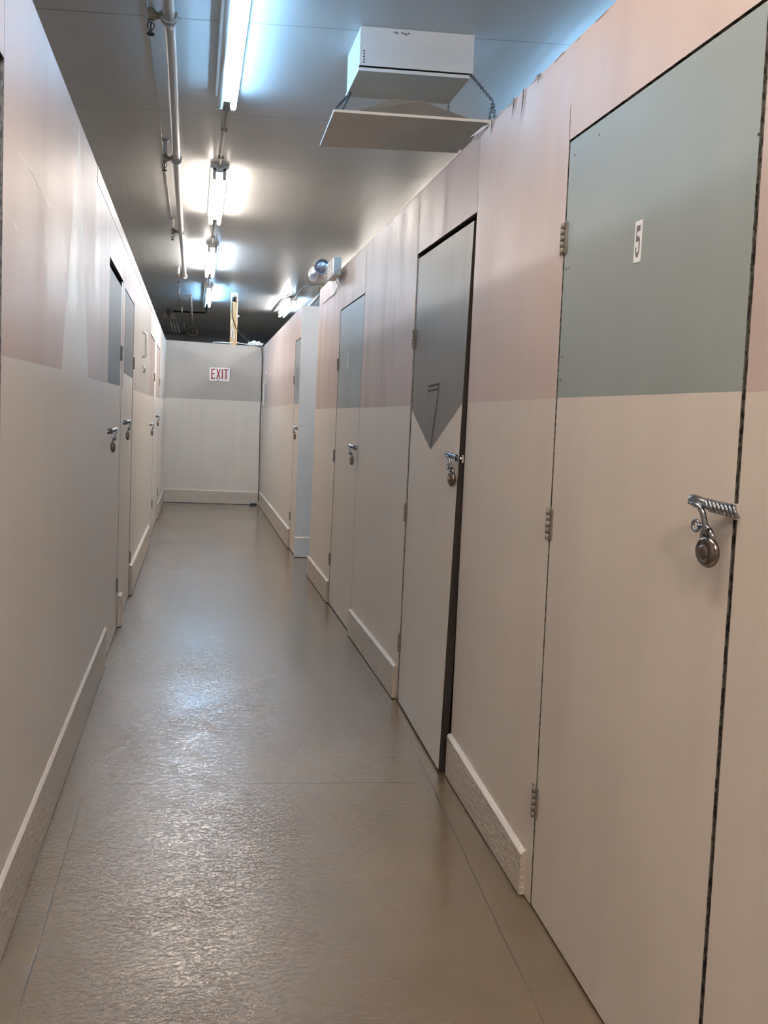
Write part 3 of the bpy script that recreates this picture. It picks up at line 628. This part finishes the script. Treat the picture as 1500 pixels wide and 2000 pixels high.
root = empty('air_deflector', (C0+C2)/2); tag(root, 'shallow pyramid air deflector hanging on chains below the vent box', 'deflector')
mb = MB(); dn = Vector((0, 0, -.012))
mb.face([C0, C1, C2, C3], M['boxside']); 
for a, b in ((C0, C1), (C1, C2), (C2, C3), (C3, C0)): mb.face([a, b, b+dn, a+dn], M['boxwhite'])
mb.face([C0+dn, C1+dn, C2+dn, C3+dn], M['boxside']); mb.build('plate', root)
mb = MB(); K0, K1 = Vector((0.852, 3.517, 2.875)), Vector((0.978, 3.491, 2.875)); i_ = Vector((0, 0, .002))
k0 = C0+(C1-C0)*.10+(C3-C0)*.10+i_; k1 = C0+(C1-C0)*.95+(C3-C0)*.10+i_; k2 = C3+(C2-C3)*.95-(C3-C0)*.10+i_; k3 = C3+(C2-C3)*.10-(C3-C0)*.10+i_
K2 = K1+(C3-C0)*.30; K3 = K0+(C3-C0)*.30
mb.face([k0, k1, K1, K0], M['cone']); mb.face([k1, k2, K2, K1], M['cone']); mb.face([k2, k3, K3, K2], M['cone']); mb.face([k3, k0, K0, K3], M['cone']); mb.face([K0, K1, K2, K3], M['cone']); mb.face([k3, k2, k1, k0], M['cone'])
mb.build('raised_cone', root)
B0 = A+Vector((0, vs.y, 0)); B1 = A+vb
chain((B0.x, B0.y, 3.105), C0+Vector((.005, .01, 0)), root); chain((B0.x+.01, B0.y-.06, 3.105), C0+Vector((.04, .03, 0)), root)
chain((B1.x-.01, B1.y, 3.125), (B1.x+.04, B1.y-.19, 2.93), root); chain((B1.x+.04, B1.y-.19, 2.93), C1+Vector((-.012, .01, 0)), root)
chain((B1.x+.04, B1.y-.19, 2.93), C1+Vector((.03, .03, -.02)), root); q = A+vb+vs; chain((q.x-.02, q.y-.01, 3.105), (q.x-.03, q.y-.02, 2.88), root)

# ------------------------------------------------------------------ emergency light on the right wall top
eb = FR(5.80, 2.515, 0)
root = empty('emergency_light', (eb.x, 5.85, 2.52)); tag(root, 'round-headed white emergency light perched on top of the right partition', 'emergency light')
mb = MB(); mb.box((.955, 5.58, 2.442), (1.012, 5.86, 2.572), M['white'], bev=.006)
for q in range(3):
    for a in (0, 1):
        if a and q == 0: continue
        mb.lathe([(.019, 0), (.017, .004), (0, .004)], M['boxwhite'], Matrix.Translation((.955, 5.66+a*.11, 2.470+q*.038)) @ Matrix.Rotation(-PI/2, 4, 'Y'), 14)
mb.build('junction_box', root)
ax = Vector((-.35, -.9, -.10)).normalized(); Q = ax.to_track_quat('Z', 'Y').to_matrix().to_4x4(); hc = Vector((.940, 6.00, 2.572))
mb = MB(); mb.lathe([(0, -.10), (.035, -.095), (.052, -.07), (.060, -.02), (.062, .03), (.058, .034), (.058, .02), (.0, .015)], M['white'], Matrix.Translation(hc) @ Q, 28)
mb.tube([hc-ax*.06+Vector((0, 0, -.02)), (.975, 5.95, 2.52), (.98, 5.84, 2.51)], .018, M['white'], 10); mb.build('lamp_head', root)
mb = MB(); mb.lathe([(0, .036), (.030, .034), (.050, .028), (.056, .020)], M['lens'], Matrix.Translation(hc) @ Q, 28); mb.build('lens', root)
h2 = hc+Vector((-.035, .10, -.045)); ax2 = Vector((-.8, -.5, -.1)).normalized(); Q2 = ax2.to_track_quat('Z', 'Y').to_matrix().to_4x4()
mb = MB(); mb.lathe([(0, -.08), (.035, -.075), (.050, -.05), (.056, .0), (.058, .03), (.054, .034), (.0, .03)], M['white'], Matrix.Translation(h2) @ Q2, 28); mb.build('lamp_head', root)
mb = MB(); mb.lathe([(0, .038), (.03, .036), (.052, .031)], M['lens'], Matrix.Translation(h2) @ Q2, 24); mb.build('lens', root)
mb = MB(); mb.tube([(.985, 5.72, 2.445), FR(5.78, 2.40, -.006), FR(5.95, 2.36, -.006), FR(6.3, 2.37, -.006), FR(6.5, 2.36, -.006)], .003, M['taupe'], 6); mb.build('cord', root)

# far emergency light on the black conduit
root = empty('emergency_light', (-.5, 15.09, 3.25)); tag(root, 'small twin-head emergency light far off under the dark ceiling', 'emergency light')
for s in (-1, 1):
    mb = MB(); mb.lathe([(0, -.09), (.05, -.07), (.062, 0), (.05, .012), (0, .012)], M['dullmetal'], Matrix.Translation((-.52+s*.07, 15.02, 3.19)) @ Matrix.Rotation(PI/2+.3, 4, 'X'), 18); mb.build('lamp_head', root)
mb = MB(); mb.box((-.56, 15.0, 3.21), (-.48, 15.12, 3.31), M['black'], bev=.01); mb.build('bracket', root)
mb = MB()
for s in (0, .05, .11): mb.tube([(-.50+s, 15.05, 3.16), (-.46+s, 15.05, 3.02), (-.42+s, 15.05, 2.88)], .007, M['dullmetal'], 6)
mb.build('wire_guard', root)

# ------------------------------------------------------------------ things on and behind the end wall
pc = FE(1.025, 0, .09)
root = empty('wooden_post', (pc.x, pc.y, 0)); tag(root, 'pine post rising behind the end partition, capped in white', 'post')
mb = MB(); R_ = Matrix.Translation((pc.x, pc.y, 0)) @ Matrix.Rotation(math.atan2(EU.y, EU.x), 4, 'Z')
mb.box((-.048, -.045, 0), (.048, .045, 3.20), M['wood'], R_, bev=.004); mb.build('timber', root)
mb = MB(); mb.box((-.049, -.046, 3.20), (.049, .046, CEIL-.03), M['white'], R_, bev=.015); mb.build('cap', root)
mb = MB(); mb.tube([R_ @ Vector((.05, -.03, 2.90)), R_ @ Vector((.085, -.05, 2.93))], .013, M['white'], 10); mb.build('hook', root)
root = empty('security_camera', R_ @ Vector((.005, -.075, 3.15))); tag(root, 'small black round camera on the white cap of the wooden post', 'camera')
mb = MB(); cc = R_ @ Vector((.005, -.085, 3.170)); mb.lathe([(0, .035), (.022, .03), (.036, .012), (.038, -.008), (.028, -.028), (0, -.036)], M['black'], Matrix.Translation(cc), 20); mb.build('dome', root)
mb = MB(); mb.lathe([(0, 0), (.03, 0), (.034, .012), (.03, .024), (0, .026)], M['white'], Matrix.Translation(cc+Vector((0, 0, .03))), 18); mb.tube([cc+Vector((0, 0, .045)), R_ @ Vector((.005, -.046, 3.23))], .012, M['white'], 8); mb.build('mount', root)
mb = MB(); W = lambda a, b, z: R_ @ Vector((a, b, z))
mb.tube([W(-.03, -.05, 3.13), W(-.028, -.05, 2.98), W(-.018, -.052, 2.90), W(.012, -.055, 2.82), W(.045, -.06, 2.74), W(.10, -.06, 2.66), W(.20, -.07, 2.57), W(.31, -.09, 2.50), W(.39, -.11, 2.468), W(.435, -.125, 2.462), FE(1.482, 2.42, -.016), FE(1.492, 2.3, -.014), FE(1.496, 2.1, -.012), FE(1.488, 1.9, -.012), FE(1.496, 1.7, -.012), FE(1.485, 1.45, -.012), FE(1.490, 1.0, -.012), FE(1.494, .3, -.026), FE(1.494, .05, -.026)], .0065, M['black'], 8)
tag(mb.build('black_cable', origin=tuple(FE(1.49, .05, -.02))), 'black cable from the post camera sagging to the corner and running down it', 'cable')
mb = MB()
mb.tube([W(-.022, -.052, 2.86), W(-.018, -.054, 2.78), W(-.014, -.056, 2.745), W(-.022, -.056, 2.68), W(-.02, -.057, 2.60), W(.0, -.058, 2.575), W(.015, -.058, 2.60), W(.012, -.058, 2.68), W(-.008, -.06, 2.748), W(.010, -.062, 2.70), W(.025, -.062, 2.62), W(.026, -.062, 2.56), W(.0, -.064, 2.515), W(-.06, -.07, 2.50), W(-.17, -.085, 2.505), W(-.30, -.10, 2.497)], .006, M['signwhite'], 8)
tag(mb.build('white_cord', origin=tuple(W(-.02, -.05, 2.5))), 'looped white cord hanging down the wooden post', 'cord')
mb = MB(); mb.tube([W(.05, -.07, 2.515), W(.12, -.085, 2.50), W(.25, -.10, 2.488), W(.33, -.10, 2.482)], .006, M['signwhite'], 8)
tag(mb.build('white_cord', origin=tuple(W(.1, -.08, 2.5))), 'short white cord lying on the end partition between post and bundle', 'cord')
b = bmesh.new(); bmesh.ops.create_icosphere(b, subdivisions=4, radius=1); random.seed(5)
from mathutils import noise as mn
for v in b.verts:
    k = 1+.45*mn.noise(v.co*2.3)+.25*mn.noise(v.co*6.0)+.12*mn.noise(v.co*13); v.co *= k; v.co = Vector((v.co.x*.105, v.co.y*.055, max(-.7, v.co.z)*.042))
mb = MB(); mb.add(b, M['cloth'], Matrix.Translation(FE(1.37, 2.500, .03)) @ Matrix.Rotation(math.atan2(EU.y, EU.x), 4, 'Z'), smooth=False)
tag(mb.build('plastic_bundle', origin=tuple(FE(1.37, 2.48, .01))), 'crumpled white plastic bundle on top of the end partition at the corner', 'bundle')
mb = MB(); mb.box((-.05, -.035, 0), (.05, .0, .028), M['blue'], Matrix.Translation(FE(1.42, .001, -.025)) @ Matrix.Rotation(math.atan2(EU.y, EU.x), 4, 'Z'), bev=.006)
tag(mb.build('blue_block', origin=tuple(FE(1.42, 0, -.03))), 'small dark blue block on the floor at the end wall corner', 'block')

# EXIT sign
root = empty('exit_sign', FE(.845, 2.01, 0)); tag(root, 'white EXIT sign with red letters on the end partition', 'sign')
mb = MB(); ex0, ex1, ez0, ez1 = .690, 1.000, 1.903, 2.113
c_ = .012; poly = [(ex0+c_, ez0), (ex1-c_, ez0), (ex1, ez0+c_), (ex1, ez1-c_), (ex1-c_, ez1), (ex0+c_, ez1), (ex0, ez1-c_), (ex0, ez0+c_)]
pf = [FE(a, b, -.014) for a, b in poly]; pb = [FE(a, b, -.001) for a, b in poly]; mb.face(pf, M['signwhite']); mb.face(pb, M['signwhite'])
for i in range(8): mb.face([pf[i], pf[(i+1) % 8], pb[(i+1) % 8], pb[i]], M['signwhite'])
mb.build('plate', root)
def strokes(name, quads, m, d, parent):
    mb = MB()
    for k, qd in enumerate(quads): mb.face([FE(ex0+x*(ex1-ex0), ez0+y*(ez1-ez0), d-.00004*k) for x, y in qd], m)
    return mb.build(name, parent)
R4 = lambda a, b, c, d: [(a, b), (c, b), (c, d), (a, d)]
T0, T1 = .16, .90
strokes('letter_e', [R4(.08, T0, .14, T1), R4(.14, T1-.09, .27, T1), R4(.14, .49, .25, .58), R4(.14, T0, .27, T0+.09)], M['red'], -.0146, root)
strokes('letter_x', [[(.325, T0), (.385, T0), (.545, T1), (.485, T1)], [(.485, T0), (.545, T0), (.385, T1), (.325, T1)]], M['red'], -.0146, root)
strokes('letter_i', [R4(.60, T0, .66, T1)], M['red'], -.0146, root)
strokes('letter_t', [R4(.78, T0, .84, T1), R4(.69, T1-.08, .93, T1)], M['red'], -.0146, root)
strokes('arrow', [[(.37, .08), (.42, .13), (.42, .03)], R4(.42, .07, .47, .095), R4(.45, .03, .47, .08)], M['black'], -.0146, root)

# ------------------------------------------------------------------ pull handles on the walls
def pull(F, u, z, h, label, m='white'):
    mb = MB(); s = 1
    mb.tube([F(u, z-h/2, 0), F(u, z-h/2+.006, -.022), F(u, z-h/2+.02, -.03), F(u, z+h/2-.02, -.03), F(u, z+h/2-.006, -.022), F(u, z+h/2, 0)], .012, M[m], 10)
    for e in (-1, 1): slab(mb, F, u-.016, u+.016, z+e*h/2-.02, z+e*h/2+.02, .004, M[m], front=M[m], d=-.0045)
    tag(mb.build('bar_fitting', origin=tuple(F(u, z, 0))), label, 'fitting')
pull(FL, 7.02, 1.975, .21, 'white vertical bar fitting on the left partition past the second door')
pull(FF, 11.55, 1.72, .34, 'thin pale bar fitting on the far right partition near the corner')
mb = MB(); mb.tube([FL(7.0, 1.80, -.001), FL(7.05, 1.77, -.02), FL(7.12, 1.745, -.012), FL(7.14, 1.74, -.0005)], [.003, .011, .009, .003], M['signwhite'], 8)
tag(mb.build('wall_hook', origin=tuple(FL(7.05, 1.77, 0))), 'small white hook under the bar fitting on the left partition', 'hook')
mb = MB(); mb.lathe([(.018, 0), (.015, .012), (0, .016)], M['signwhite'], Matrix.Translation(FF(11.5, 2.03, 0)) @ Matrix.Rotation(-PI/2, 4, 'Y'), 12)
tag(mb.build('wall_button', origin=tuple(FF(11.5, 2.03, 0))), 'small round white knob above the bar on the far right partition', 'knob')
